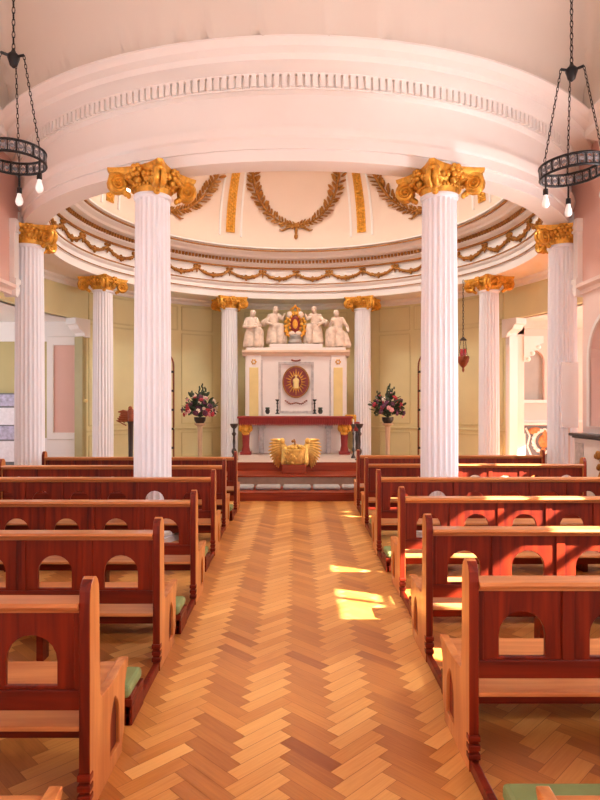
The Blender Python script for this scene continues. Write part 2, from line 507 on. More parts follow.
def wreath(ac):
    bm = NB()
    T0 = .115                      # lowest point of the loop, radians up the dome
    def W(lat, up, off=.03):
        t = T0 + up / 3.25
        return dome(ac + lat / (DR * math.cos(min(t, 1.2))), t, off)
    for sgn in (-1, 1):
        pts = []
        for k in range(31):
            ph = -PI / 2 + sgn * (2.35 * k / 30)
            lat = 1.05 * math.cos(ph); up = 1.3 + 1.3 * math.sin(ph)
            pts.append((lat, up))
        tube(bm, [W(*p) for p in pts], .02, 6)
        for k in range(1, 31):
            (l0, u0), (l1, u1) = pts[k - 1], pts[k]
            d = Vector((l1 - l0, u1 - u0)).normalized()
            big = .75 + .6 * min(1, k / 14)
            for side in (-1, 1, 0):
                nrm = Vector((-d.y, d.x)) * side
                dirv = (d * 1.0 + nrm * random.uniform(.9, 1.7)).normalized()
                c = Vector((l0, u0)) + dirv * random.uniform(.06, .13) * big
                p0 = W(c.x - dirv.x * .05, c.y - dirv.y * .05, .03); p1 = W(c.x + dirv.x * .05, c.y + dirv.y * .05, .05)
                M = frame_at((p0 + p1) / 2, p1 - p0, (1, 0.2, 0))
                ell(bm, (0, 0, 0), (.032 * big, .022, .075 * big), M, n=6, m=5)
    # crossed stems and tassel under the loop
    for sgn in (-1, 1):
        tube(bm, [W(-sgn * .28, .10), W(-sgn * .1, .02), W(sgn * .12, -.02), W(sgn * .34, -.14), W(sgn * .42, -.12)], [.02, .03, .032, .026, .012], 6)
    tube(bm, [W(0, .02), W(0, -.15), W(0, -.36)], [.03, .045, .02], 6)
    ell(bm, W(0, 0, .05), (.08, .05, .06)); ell(bm, W(0, -.3, .04), (.05, .04, .08))
    return build(bm, 'laurel_wreath', GOLDD, dm, smooth=60)
for k in (-2, -1, 0, 1, 2): wreath(math.radians(45 * k))

# ------------------------------------------------------------------ ambulatory: soffit, curved wall, side bays
XS = 1.0
bm = NB(); ring(bm, [(4.45, 4.44), (5.75, 4.44), (5.75, 4.60), (4.45, 4.60)], -math.radians(116), math.radians(116), 96)
tag(build(bm, 'ceiling_ambulatory', WHITE), kind='structure')
bm = NB(); A1 = math.radians(63.3); A2 = math.radians(114)
ring(bm, [(5.5, 0), (5.7, 0), (5.7, 4.5), (5.5, 4.5)], -A1, A1, 72)
wr = tag(build(bm, 'wall_rotunda', GREEN, smooth=30), kind='structure')
for s in (-1, 1):
    bm = NB(); ring(bm, [(5.5, 3.6), (5.7, 3.6), (5.7, 4.5), (5.5, 4.5)], *sorted((s * A1, s * A2)), 40)
    build(bm, 'wall_band', GREEN, wr, smooth=30)
bm = NB(); ring(bm, [(5.52, 4.30), (5.46, 4.30), (5.44, 4.36), (5.36, 4.40), (5.34, 4.45), (5.52, 4.45)], -A2, A2, 96)
build(bm, 'crown_moulding', WHITE, wr, smooth=25)
bm = NB(); ring(bm, [(5.52, .0), (5.46, .0), (5.46, .16), (5.48, .2), (5.52, .2)], -A1, A1, 72)
ring(bm, [(5.52, .98), (5.475, .99), (5.475, 1.03), (5.52, 1.04)], -A1, A1, 72)
build(bm, 'dado_rail', GREEND, wr, smooth=25)
def curved_frame(bm, a0, a1, z0, z1, w=.035, t=.02):
    r0, r1 = 5.51, 5.5 - t
    n = 8
    da = w / 5.5
    for zz in (z0, z1):
        ring(bm, [(r0, zz - w / 2), (r1, zz - w / 2), (r1, zz + w / 2), (r0, zz + w / 2)], a0, a1, n)
    for aa in (a0, a1):
        ring(bm, [(r0, z0), (r1, z0), (r1, z1), (r0, z1)], aa - da / 2, aa + da / 2, 1)
bm = NB()
for s in (-1, 1):
    for a0, a1 in ((24.5, 33.5), (47, 61.5)):
        q = sorted((s * math.radians(a0), s * math.radians(a1)))
        curved_frame(bm, *q, 1.14, 3.52); curved_frame(bm, *q, 3.62, 4.24); curved_frame(bm, *q, .26, .9)
    q = sorted((s * math.radians(34.8), s * math.radians(45.5)))
    curved_frame(bm, *q, 3.62, 4.24)
curved_frame(bm, -math.radians(15), math.radians(15), 1.14, 4.2)
build(bm, 'panel_moulding', GREEND, wr)
for i, s in enumerate((-1, 1)):      # narrow arched doors in the curved wall
    ac = s * math.radians(40.2)
    M = Matrix.Translation(polar(5.49, ac, 0)) @ Matrix.Rotation(-ac, 4, 'Z')
    place = lambda u, v, t: M @ Vector((u, -t, v))
    bm = NB(); prism(bm, [arch(0, 0.0, .40, 2.65, 14)], -.03, .01, place)
    d = tag(build(bm, 'door_%d' % (i + 1), GREEN), kind='structure')
    bm = NB(); prism(bm, [arch(0, 0.0, .42, 2.65, 14), [(u, v + .001) for u, v in arch(0, .002, .385, 2.65, 14)]], -.02, .03, place)
    build(bm, 'door_surround', REDBROWN, d)
    bm = NB()
    for zz in (.5, 1.0, 1.5, 2.0, 2.5): 
        box(bm, -s * .37 - .03, -s * .37 + .03, -.035, 0, zz - .03, zz + .03, M)
    build(bm, 'hinge', BRONZE, d)
for s, side in ((-1, 'left'), (1, 'right')):
    # jamb post closing the curved wall, with a white bracket at its head
    a = s * A1
    M = Matrix.Translation(polar(5.55, a, 0)) @ Matrix.Rotation(-a, 4, 'Z')
    bm = NB(); box(bm, -.06, .06, -.10, .16, 0, 3.2, M)
    box(bm, -.03, .03, -.12, -.09, .3, 3.0, M)
    jb = build(bm, 'jamb_post', JAMB if s < 0 else WHITE, wr, bevel=.008)
    if s < 0:
        bm = NB(); ell(bm, M @ Vector((.01, -.13, 1.72)), .045); build(bm, 'jamb_knob', GOLDY, wr, smooth=60)
    bm = NB()
    pf = [(-.02, .0), (.12, .0), (.16, .1), (.30, .17), (.36, .26), (.42, .28), (.42, .42), (-.02, .42)]
    prism(bm, [pf], -.16, .16, lambda u, v, t: M @ Vector((s * (u - .1), t, 3.18 + v)))
    build(bm, 'bracket', WHITE, wr, smooth=20, bevel=.01)
# side bays beyond the openings
def side_bay(s, side):
    sg = lambda x0, x1: (min(s * x0, s * x1), max(s * x0, s * x1))
    yb = 14.25
    bm = NB(); box(bm, *sg(4.62, 9.2), yb, yb + .2, 0, 3.7) if s < 0 else box(bm, *sg(4.62, 5.42), yb, yb + .2, 0, 3.7)
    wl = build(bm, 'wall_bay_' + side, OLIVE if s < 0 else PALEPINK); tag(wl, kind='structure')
    bm = NB()
    arc = [(abs(p.x), p.y) for p in (polar(5.6, math.radians(114 - 2.5 * k), 0) for k in range(22))]
    prism(bm, [[(9.2, 8.6)] + [(arc[0][0], 8.6)] + arc + [(arc[-1][0], 16), (9.2, 16)]], 3.6, 3.75, lambda u, v, t: Vector((s * u, v, t))); cb = tag(build(bm, 'ceiling_bay_' + side, WHITE), kind='structure')
    bm = NB(); box(bm, *sg(4.61, 9.2), 8.5, 16, 4.61, 4.7); build(bm, 'bay_sun_stop', PALEPINK, cb)  # unseen slab added to stop sun leaking onto the column
    bm = NB()
    prism(bm, [[(8.7, 0), (16, 0), (16, 3.7), (8.7, 3.7)], [(9.6, .9), (13.2, .9), (13.2, 3.2), (9.6, 3.2)]], 9.0, 9.2, lambda u, v, t: Vector((s * t, u, v)))
    tag(build(bm, 'wall_outer_' + side, PALEPINK), kind='structure')
    bm = NB(); box(bm, *sg(4.62, 9.2), 8.5, 8.7, 0, 4.6); tag(build(bm, 'wall_porch_' + side, PALEPINK), kind='structure')
    if s < 0:
        bm = NB(); box(bm, *sg(4.9, 9.0), yb - .02, yb + .02, 3.13, 3.6); build(bm, 'white_band', WHITE, wl)
        bm = NB(); box(bm, *sg(5.0, 5.95), yb - .03, yb, 0, .84); build(bm, 'wainscot', WHITE, wl)
        bm = NB()
        o = [(5.02, .8), (5.90, .8), (5.90, 3.25), (5.02, 3.25)]; h = [(5.16, .97), (5.74, .97), (5.74, 3.04), (5.16, 3.04)]
        prism(bm, [o, h], -.06, 0, lambda u, v, t: Vector((s * u, yb + t, v))); build(bm, 'panel_frame', WHITE, wl, bevel=.015)
        bm = NB(); box(bm, *sg(5.1, 5.8), yb - .025, yb, .9, 3.1); build(bm, 'pink_panel', PINK, wl)
    else:
        bm = NB(); o = [(4.80, .75), (5.40, .75), (5.40, 3.3), (4.80, 3.3)]; h = [(5.02, .95), (5.20, .95), (5.20, 3.0), (5.02, 3.0)]
        prism(bm, [o, h], -.06, 0, lambda u, v, t: Vector((s * u, yb + t, v))); build(bm, 'panel_frame', WHITE, wl, bevel=.015)
        bm = NB(); box(bm, 4.72, 5.42, yb - .08, yb, 0, .95); build(bm, 'wainscot', WHITE, wl)
        # recess wall with round-headed blue-grey niche
        y2 = 15.5; nic = arch(6.12, 1.75, .30, 2.75, 12)
        bm = NB(); prism(bm, [[(5.2, 0), (9.2, 0), (9.2, 3.7), (5.2, 3.7)], nic], y2, y2 + .2, lambda u, v, t: Vector((u, t, v)))
        w2 = tag(build(bm, 'wall_recess', PALEPINK), kind='structure')
        bm = NB(); prism(bm, [nic], y2 + .14, y2 + .19, lambda u, v, t: Vector((u, t, v))); build(bm, 'niche_back', NICHE, w2)
        bm = NB(); box(bm, 5.75, 6.5, y2 - .08, y2 + .02, 1.68, 1.76); box(bm, 5.5, 9, y2 - .05, y2, 1.18, 1.24); build(bm, 'niche_sill', WHITE, w2)
        bm = NB(); box(bm, 5.2, 5.42, yb, y2 + .1, 0, 3.7); build(bm, 'recess_return', WHITE, w2)
        bm = NB()     # scrolled white bracket at the head of the recess
        pf = [(0, 0), (.08, .0), (.1, .1), (.2, .14), (.22, .24), (.34, .28), (.36, .4), (.46, .44), (.46, .6), (0, .6)]
        prism(bm, [pf], -.1, .1, lambda u, v, t: Vector((5.38 + u, yb + t, 2.65 + v)))
        for q, (u, v) in enumerate(((.1, .06), (.2, .2), (.34, .34))): ell(bm, (5.38 + u, yb - .06, 2.65 + v), (.07, .07, .07))
        build(bm, 'scroll_bracket', WHITE, w2, smooth=30)
side_bay(-1, 'left'); side_bay(1, 'right')

# ------------------------------------------------------------------ columns
def shaft_mesh():
    bm = NB(); nf = 20; seg = 6
    levels = [(.20, .224), (.24, .222), (1.6, .221), (3.0, .213), (4.06, .204), (4.10, .204)]
    rows = []
    for li, (z, R) in enumerate(levels):
        ringv = []
        for k in range(nf * seg):
            a = 2 * PI * k / (nf * seg)
            ph = (k % seg) / seg
            d = 0 if ph < .16 else math.sin((ph - .16) / .84 * PI) * .028
            if li in (0, len(levels) - 1): d = 0
            ringv.append(bm.verts.new(((R - d) * math.cos(a), (R - d) * math.sin(a), z)))
        rows.append(ringv)
    n = nf * seg
    for A, B in zip(rows, rows[1:]):
        for k in range(n): bm.faces.new((A[k], A[(k + 1) % n], B[(k + 1) % n], B[k]))
    lathe(bm, [(.204, 4.09), (.222, 4.105), (.226, 4.125), (.222, 4.145), (.19, 4.15)], n=40)
    return bm
def colbase_mesh():
    bm = NB()
    box(bm, -.30, .30, -.30, .30, 0, .07)
    lathe(bm, [(.28, .07), (.295, .09), (.295, .115), (.27, .135), (.25, .15), (.255, .165), (.255, .185), (.226, .20)], n=40)
    return bm
def capital_bell():
    bm = NB()
    lathe(bm, [(.20, 4.12), (.215, 4.17), (.23, 4.25), (.27, 4.32), (.30, 4.36)], n=32)
    for k in range(32):
        a = 2 * PI * k / 32
        ell(bm, (.235 * math.cos(a), .235 * math.sin(a), 4.235), (.022, .022, .03), n=6, m=5)
    return bm
def abacus_mesh():
    bm = NB(); pts = []
    for q in range(4):
        a0 = q * PI / 2 + PI / 4
        for k in range(9):
            f = (k - 4) / 4
            # concave side between two cut corners
            th = q * PI / 2 + PI / 2
            lat = f * .345; dist = .30 + .085 * f * f
            pts.append((dist * math.cos(th) - lat * math.sin(th), dist * math.sin(th) + lat * math.cos(th)))
    def scale(z, s): return [bm.verts.new((x * s, y * s, z)) for x, y in pts]
    rows = [scale(4.34, .90), scale(4.365, .97), scale(4.385, 1.0), scale(4.42, 1.02)]
    n = len(pts)
    for A, B in zip(rows, rows[1:]):
        for k in range(n): bm.faces.new((A[k], A[(k + 1) % n], B[(k + 1) % n], B[k]))
    bm.faces.new(rows[0]); bm.faces.new(rows[-1])
    return bm
def volute_mesh(q):
    """diagonal corner scroll: spiral coil in the vertical plane through the corner"""
    bm = NB(); a = q * PI / 2 + PI / 4
    M = Matrix.Rotation(a, 4, 'Z')
    pts = []; rad = []
    for k in range(44):
        t = k / 43
        if t < .25:
            u = t / .25
            x = .20 + .20 * u; z = 4.25 + .10 * math.sin(u * PI / 2)
            r = .04
        else:
            u = (t - .25) / .75
            th = PI / 2 - u * 2.3 * 2 * PI
            R = .105 * (1 - .82 * u)
            x = .40 + R * math.cos(th); z = 4.245 + R * math.sin(th)
            r = .036 * (1 - .55 * u)
        pts.append((x, z)); rad.append(r)
    for off in (-.035, .035):
        tube(bm, [M @ Vector((x, off * (1.1 if x > .3 else 1.4), z)) for x, z in pts], rad, 6)
    ell(bm, (.40, 0, 4.245), (.08, .045, .08), M)
    ell(bm, (.40, 0, 4.245), (.03, .09, .03), M)
    # leaf hanging beneath the scroll
    for k in range(3):
        ell(bm, (.34 - .03 * k, 0, 4.155 - .02 * k + .01), (.05 - .01 * k, .04, .035), M, n=8, m=6)
    ell(bm, (.455, 0, 4.335), (.055, .07, .04), M, n=8, m=6)
    return bm
def fleuron_mesh(q):
    bm = NB(); M = Matrix.Rotation(q * PI / 2, 4, 'Z')
    for k in range(6):
        a = 2 * PI * k / 6
        ell(bm, (.325, .055 * math.cos(a), 4.36 + .05 * math.sin(a)), (.035, .036, .034), M, n=8, m=6)
    ell(bm, (.35, 0, 4.36), .03, M, n=8, m=6)
    for sgn in (-1, 1):
        for k in range(3): ell(bm, (.30 - .012 * k, sgn * (.10 + .055 * k), 4.315 - .004 * k), (.035, .035, .04 - .006 * k), M, n=8, m=6)
    ell(bm, (.28, 0, 4.27), (.035, .05, .05), M, n=8, m=6)
    return bm
col_names = [
    (180 - 22.5, 'tall white fluted column in front, nearest on the right of the aisle'),
    (180 + 22.5, 'tall white fluted column in front, nearest on the left of the aisle'),
    (112.5, 'white fluted column with gilt capital beside the dark-topped stand on the right'),
    (-112.5, 'white fluted column with gilt capital beside the notice display on the left'),
    (67.5, 'slimmer far white column beside the hanging red lamp'),
    (-67.5, 'slimmer far white column beside the framed pink wall panel'),
    (22.5, 'slim rear white column right of the altarpiece'),
    (-22.5, 'slim rear white column left of the altarpiece')]
proto = None
for deg, lab in col_names:
    a = math.radians(deg)
    if proto is None:
        c = proto = empty('fluted_column')
        build(colbase_mesh(), 'base', COLM, c, smooth=35)
        build(shaft_mesh(), 'shaft', COLM, c, smooth=50)
        cp = build(capital_bell(), 'capital', GOLD, c, smooth=50)
        tag(cp, 'gilded capital')
        build(abacus_mesh(), 'abacus', GOLD, cp, smooth=30)
        for q in range(4): build(volute_mesh(q), 'volute', GOLD, cp, smooth=60)
        for q in range(4): build(fleuron_mesh(q), 'fleuron', GOLD, cp, smooth=60)
    else:
        c = copy_tree(proto)
    p = polar(RC, a, 0)
    if abs(abs(deg) - 112.5) < 1: p = Vector((math.copysign(4.19, p.x), 9.44, 0))
    elif abs(abs(deg) - 67.5) < 1: p.x *= 1.013
    c.location = p; c.rotation_euler = (0, 0, -a); c.scale = (1, 1, .991)
    tag(c, lab, 'column', 'fluted columns around the rotunda')

# ------------------------------------------------------------------ pews
PEWL = 2.92
def end_outline():
    pts = [(0, 0), (.43, 0), (.44, .05), (.47, .10), (.48, .30), (.53, .385), (.535, .402), (.50, .402), (.30, .388), (.15, .395), (.125, .42), (.118, .60)]
    pts += [(.115, .83)]
    for k in range(1, 8):
        a = PI * k / 8
        pts.append((.0575 + .0575 * math.cos(a), .845 + .075 * math.sin(a)))
    pts += [(0, .83)]
    return pts
def make_pew(s, kneel=True):
    """s=+1: pew runs to +x from its aisle end (right block); s=-1 mirrored"""
    root = empty('church_pew')
    X = lambda x0, x1: (min(s * x0, s * x1), max(s * x0, s * x1))
    T = .045
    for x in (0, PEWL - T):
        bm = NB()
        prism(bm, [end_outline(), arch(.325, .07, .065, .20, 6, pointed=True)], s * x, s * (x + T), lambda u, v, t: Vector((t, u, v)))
        bm.normal_update()
        bmesh.ops.recalc_face_normals(bm, faces=bm.faces[:])
        for f in bm.faces:          # shade painted on: back edges get darker wood than the lit side faces
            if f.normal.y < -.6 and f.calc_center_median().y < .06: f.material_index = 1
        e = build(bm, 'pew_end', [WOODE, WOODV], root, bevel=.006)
        bm = NB(); box(bm, *X(x + .016, x + T - .016), .25, .40, .06, .33); build(bm, 'lancet_panel', WOODV, e)
        bm = NB()
        for zz in (.07, .11, .15): box(bm, *X(x - .004, x + T + .004), -.012, .03, zz - .013, zz + .013)
        build(bm, 'reeded_foot', WOOD, e, bevel=.004)
        if not kneel: continue
        bm = NB(); box(bm, *X(x + .006, x + T - .006), -.62, .02, 0, .055); box(bm, *X(x + .004, x + T - .004), -.62, -.50, .05, .15)
        build(bm, 'foot_runner', WOOD, e, bevel=.006)
    # back with seven round-headed openings between stiles
    bm = NB()
    loops = [[(T, .395), (PEWL - T, .395), (PEWL - T, .80), (T, .80)]]
    for k in range(7): loops.append(arch(.25 + .404 * k, .487, .103, .585, 10))
    prism(bm, loops, .045, .068, lambda u, v, t: Vector((s * u, t, v)))
    bp = build(bm, 'back_panel', WOODV, root, bevel=.003)
    for k in range(8):
        xx = .048 + .404 * k
        bm = NB(); box(bm, *X(max(T, xx - .028), min(PEWL - T, xx + .028)), .034, .046, .475, .79)
        build(bm, 'stile', WOODV, bp, bevel=.003)
    bm = NB(); box(bm, *X(T, PEWL - T), .032, .046, .395, .475); build(bm, 'bottom_rail', WOOD, bp, bevel=.003)
    bm = NB()
    prism(bm, [[(-.012, .806), (.10, .806), (.106, .818), (.10, .832), (-.012, .832), (-.022, .819)]], s * T, s * (PEWL - T), lambda u, v, t: Vector((t, u, v)))
    box(bm, *X(T, PEWL - T), .02, .085, .785, .806)
    build(bm, 'top_rail', WOODS, root, bevel=.003)
    bm = NB(); prism(bm, [[(.005, .325), (.50, .372), (.505, .392), (.005, .345)]], s * T, s * (PEWL - T), lambda u, v, t: Vector((t, u, v)))
    build(bm, 'seat', WOODS, root, bevel=.005)
    bm = NB(); box(bm, *X(T, PEWL - T), .10, .125, .25, .336); build(bm, 'seat_rail', WOOD, root)
    for x in (.78, 1.46, 2.14):
        bm = NB()
        prism(bm, [[(.12, 0), (.22, 0), (.22, .2), (.40, .30), (.40, .332), (.12, .332)]], s * (x - .02), s * (x + .02), lambda u, v, t: Vector((t, u, v)))
        build(bm, 'leg', WOOD, root, bevel=.004)
    if not kneel: return root
    # kneeler fixed behind the pew for the row that follows it
    bm = NB(); box(bm, *X(.0, PEWL), -.625, -.385, .10, .135)
    for x in (.0, 1.0, 1.9, PEWL - .05): box(bm, *X(x, x + .05), -.62, -.39, 0.0, .10)
    kb = build(bm, 'kneeler', WOOD, root, bevel=.005)
    bm = NB(); box(bm, *X(.01, PEWL - .01), -.63, -.38, .136, .20)
    tag(build(bm, 'kneeler_pad', PAD, kb, bevel=.02), 'green padded kneeler top')
    return root
rows = {-1: [(1.36, .735), (2.34, .803), (3.62, .82), (4.82, .805), (6.40, .865), (7.70, .905), (8.97, .885)],
        1: [(1.36, .755), (2.62, .755), (3.74, .81), (5.02, .87), (6.40, .865), (7.90, .91), (9.30, .945)]}
ordn = {-1: ['polished wooden pew of which one arm pokes into the bottom left corner',
             'red-brown wooden pew nearest the camera left of the aisle, rounded end fully in view',
             'red-brown wooden pew second row left of the aisle, green kneeler pad at its foot',
             'red-brown wooden pew third row left of the aisle, arched openings in its back',
             'red-brown wooden pew fourth row left, directly in front of the left near column',
             'red-brown wooden pew just behind the left near column, second from the altar',
             'short-looking wooden pew in the farthest row on the left before the altar steps'],
        1: ['polished wooden pew of which one arm pokes into the bottom right corner',
            'red-brown wooden pew nearest the camera right of the aisle, two arched openings seen',
            'red-brown wooden pew second row right of the aisle, sun patch on its top rail',
            'orange-lit wooden pew third row right of the aisle, sunlight on floor beside its end',
            'red-brown wooden pew fourth row right, directly in front of the right near column',
            'red-brown wooden pew just behind the right near column, second from the altar',
            'wooden pew in the farthest row on the right before the altar steps']}
for s in (-1, 1):
    pw = make_pew(s); bare = make_pew(s, False)
    first = {True: True, False: True}
    for i, (y, x) in enumerate(rows[s]):
        k = not (i == 0 or (i == 1 and s < 0))
        src = pw if k else bare
        p = src if first[k] else copy_tree(src)
        first[k] = False
        p.location = (s * x, y, 0)
        tag(p, ordn[s][i], 'pew', 'wooden pews left of the aisle' if s < 0 else 'wooden pews right of the aisle')

# ------------------------------------------------------------------ altar steps and cushions
def step(name, x, y0, y1, z0, z1, riser, tread, lab):
    e = empty(name, (0, y0, z0), label=lab, cat='step')
    bm = NB(); box(bm, -x, x, 0, y1 - y0, 0, z1 - z0 - .03); build(bm, 'riser', riser, e)
    bm = NB(); box(bm, -x - .02, x + .02, -.03, y1 - y0, z1 - z0 - .03, z1 - z0); build(bm, 'tread', tread, e, bevel=.008)
    return e
step('altar_step', 1.62, 10.1, 15.1, 0, .15, STEPW, STEPW, 'wide lowest red wooden altar step with grey kneeling pads lying on it')
step('altar_step', 1.50, 10.92, 15.1, .15, .335, STONE, STEPW, 'middle altar step with a taupe riser and red wooden edge')
e = empty('altar_platform', (0, 11.7, .335), label='top red wooden altar platform split by a pedestal in the middle', cat='step')
bm = NB(); box(bm, -1.36, -.25, 0, .06, 0, .165); build(bm, 'riser', STEPW, e)
bm = NB(); box(bm, .15, 1.36, 0, .06, 0, .165); build(bm, 'riser', STEPW, e)
bm = NB(); box(bm, -1.36, 1.36, .06, 3.85, 0, .165); tag(build(bm, 'platform', PALESTONE, e), 'pale stone top')
for k, (a, b, lab) in enumerate([(234, 254, 'grey kneeling pad at the left end of the altar step'), (256, 281, 'grey kneeling pad second from the left on the altar step'),
                                 (283, 311, 'pale grey kneeling pad in the middle of the altar step'), (313, 340, 'grey kneeling pad second from the right on the altar step'),
                                 (342, 362, 'grey kneeling pad at the right end of the altar step')]):
    x0, x1 = (a - 296) * 10.5 / 600, (b - 296) * 10.5 / 600
    bm = NB(); box(bm, x0, x1, -.17, .17, 0, .065)
    o = build(bm, 'kneeling_pad', GREYPAD, bevel=.03, smooth=60)
    o.location = (0, 10.5, .15); o.rotation_euler = (0, 0, math.radians((-2, 1, 0, -1, 2)[k]) * .4)
    tag(o, lab, 'cushion', 'grey pads on the altar step')

# ------------------------------------------------------------------ altar table
AY = 13.45
al = empty('altar_table', (-.02, AY, .5), label='altar table with crimson fringed top and gilt-headed legs before the white altarpiece', cat='altar')
bm = NB(); box(bm, -1.30, 1.30, 0, .75, .82, .865); build(bm, 'table_top', REDCL, al, bevel=.008)
bm = NB()
box(bm, -1.27, 1.27, .02, .73, .70, .82)
for k in range(64):
    x = -1.26 + 2.52 * (k + .5) / 64
    lathe(bm, [(.013, .665), (.017, .70), (.014, .80)], (x, .005, 0), 6)
build(bm, 'fringe', REDCL, al)
for x in (-1.12, 1.12):
    bm = NB(); box(bm, x - .12, x + .12, .08, .34, 0, .06)
    lathe(bm, [(.10, .06), (.09, .12), (.075, .2), (.085, .42), (.1, .5)], (x, .21, 0), 16)
    lg = build(bm, 'leg', REDCL, al, smooth=40)
    bm = NB()
    ell(bm, (x, .14, .58), (.075, .07, .09)); ell(bm, (x - .1, .15, .6), (.06, .05, .09)); ell(bm, (x + .1, .15, .6), (.06, .05, .09))
    ell(bm, (x, .12, .67), (.12, .09, .04)); ell(bm, (x, .17, .48), (.09, .08, .05)); ell(bm, (x, .07, .57), (.02, .02, .025))
    for k in range(8):
        a = k * PI / 4; ell(bm, (x + .1 * math.cos(a), .12, .59 + .1 * math.sin(a)), .03, n=6, m=5)
    build(bm, 'gilt_head', GOLD, lg, smooth=60)
for x in (-.78, .78):
    bm = NB(); box(bm, x - .05, x + .05, .45, .6, 0, .7); box(bm, x - .09, x + .09, .43, .62, .58, .7)
    tag(build(bm, 'rear_post', GREYLIME, al, bevel=.01), 'grey veined post')
bm = NB(); box(bm, -.48, .52, .55, .60, 0.0, .70); box(bm, -1.0, 1.0, .62, .66, 0, .66)
tag(build(bm, 'frontal_panel', MARBLE, al), 'plain white panel')

# ------------------------------------------------------------------ altarpiece
RY = 15.0
re = empty('altarpiece', (0, RY, .5), label='tall white altarpiece with yellow panels and an oval red medallion', cat='altarpiece')
bm = NB(); box(bm, -1.27, 1.27, 0, .5, 0, 2.36); build(bm, 'body', MARBLE, re, bevel=.01)
bm = NB()
prism(bm, [[(0.5, 2.34), (-.03, 2.34), (-.05, 2.39), (-.10, 2.43), (-.12, 2.44), (-.12, 2.49), (.5, 2.49)]], -1.34, 1.34, lambda u, v, t: Vector((t, u, v)))
build(bm, 'cornice', PEACH, re, bevel=.006)
bm = NB(); box(bm, -1.24, 1.24, -.04, .5, 2.49, 2.56); box(bm, -.66, .66, -.04, .5, 2.56, 2.65); build(bm, 'attic_shelf', MARBLE, re, bevel=.01)
for x in (-1.05, 1.05):
    bm = NB(); box(bm, x - .18, x + .18, -.05, 0, .5, 2.36); pl = build(bm, 'pilaster', MARBLE, re, bevel=.006)
    bm = NB(); box(bm, x - .115, x + .115, -.062, -.04, .62, 2.06); tag(build(bm, 'yellow_panel', GOLDY, pl, bevel=.006), 'yellow inset')
    bm = NB()
    for k in range(6): ell(bm, (x + .05 * math.cos(k * PI / 3), -.055, 2.2 + .05 * math.sin(k * PI / 3)), (.025, .015, .025), n=6, m=5)
    build(bm, 'rosette', GOLD, pl, smooth=60)
bm = NB()
o = [(-.44, .92), (.44, .92), (.44, 2.20), (-.44, 2.20)]; h = [(-.38, .98), (.38, .98), (.38, 2.14), (-.38, 2.14)]
prism(bm, [o, h], -.05, .01, lambda u, v, t: Vector((u, t, v)))
box(bm, -.86, -.84, -.02, .01, .8, 2.25); box(bm, .84, .86, -.02, .01, .8, 2.25)
build(bm, 'centre_frame', GREYLIME, re)
MZ = 1.70
def oval(rx, rz, n=40): return [(rx * math.cos(2 * PI * k / n), MZ + rz * math.sin(2 * PI * k / n)) for k in range(n)]
bm = NB(); prism(bm, [oval(.34, .40)], -.06, -.0, lambda u, v, t: Vector((u, t, v))); md = build(bm, 'medallion', REDENAM, re)
bm = NB(); prism(bm, [oval(.34, .40), oval(.305, .365)], -.085, -.05, lambda u, v, t: Vector((u, t, v)))
build(bm, 'medallion_rim', GOLDD, md, bevel=.006)
bm = NB()
for k in range(20):
    a = 2 * PI * k / 20
    ca, sa = math.cos(a), math.sin(a)
    r0, r1 = .13, .27 if k % 2 else .23
    tube(bm, [(r0 * ca, -.068, MZ + 1.2 * r0 * sa), (r1 * ca, -.068, MZ + 1.2 * r1 * sa)], [.022, .006], 6)
build(bm, 'rays', GOLD, md)
bm = NB(); lathe(bm, [(.07, -.16), (.065, 0), (.04, .09), (.02, .1)], (0, -.085, MZ), 12); ell(bm, (0, -.09, MZ + .14), (.03, .03, .04)); ell(bm, (-.05, -.1, MZ + .02), (.03, .03, .06)); ell(bm, (.05, -.1, MZ + .02), (.03, .03, .06))
build(bm, 'medallion_figure', GOLDY, md, smooth=60)
bm = NB()      # little garland above and ribbon beneath the medallion
for k in range(9):
    f = (k - 4) / 4
    ell(bm, (.10 * f, -.03, 2.245 - .02 * (1 - f * f)), (.025, .02, .022), n=6, m=5)
for k in range(13):
    f = (k - 6) / 6
    ell(bm, (.26 * f, -.03, 1.21 - .05 * (1 - f * f) + .02 * math.cos(6 * f)), (.03, .02, .02), n=6, m=5)
build(bm, 'ribbon_ornament', REDBROWN, re, smooth=60)
bm = NB(); box(bm, -.72, .62, -.35, 0, .5, .86); box(bm, -.76, .66, -.38, 0, .83, .90); build(bm, 'gradine', MARBLE, re, bevel=.008)

def candlestick(name, loc, h, r, m, lab, candle=.0, cat='candlestick'):
    e = empty(name, loc, label=lab, cat=cat)
    bm = NB()
    lathe(bm, [(r, 0), (r, .03 * h), (.55 * r, .08 * h), (.3 * r, .14 * h), (.62 * r, .22 * h), (.62 * r, .27 * h), (.28 * r, .33 * h), (.34 * r, .5 * h), (.28 * r, .66 * h), (.55 * r, .72 * h), (.3 * r, .78 * h), (.3 * r, .88 * h)], n=16)
    build(bm, 'stem', m, e, smooth=50)
    bm = NB(); lathe(bm, [(.3 * r, .86 * h), (.75 * r, .92 * h), (.95 * r, .97 * h), (.95 * r, h), (.5 * r, h)], n=16); build(bm, 'drip_pan', m, e, smooth=40)
    if candle:
        bm = NB(); lathe(bm, [(.3 * r, h), (.28 * r, h + candle)], n=10); build(bm, 'candle', WAX, e, smooth=40)
    return e
gz = .5 + .904
for x, lab in ((-.46, 'small dark candlestick on the shelf left of the medallion'), (.46, 'small dark candlestick on the shelf right of the medallion')):
    candlestick('candlestick', (x, RY - .2, gz), .36, .055, BRONZE, lab, .08)
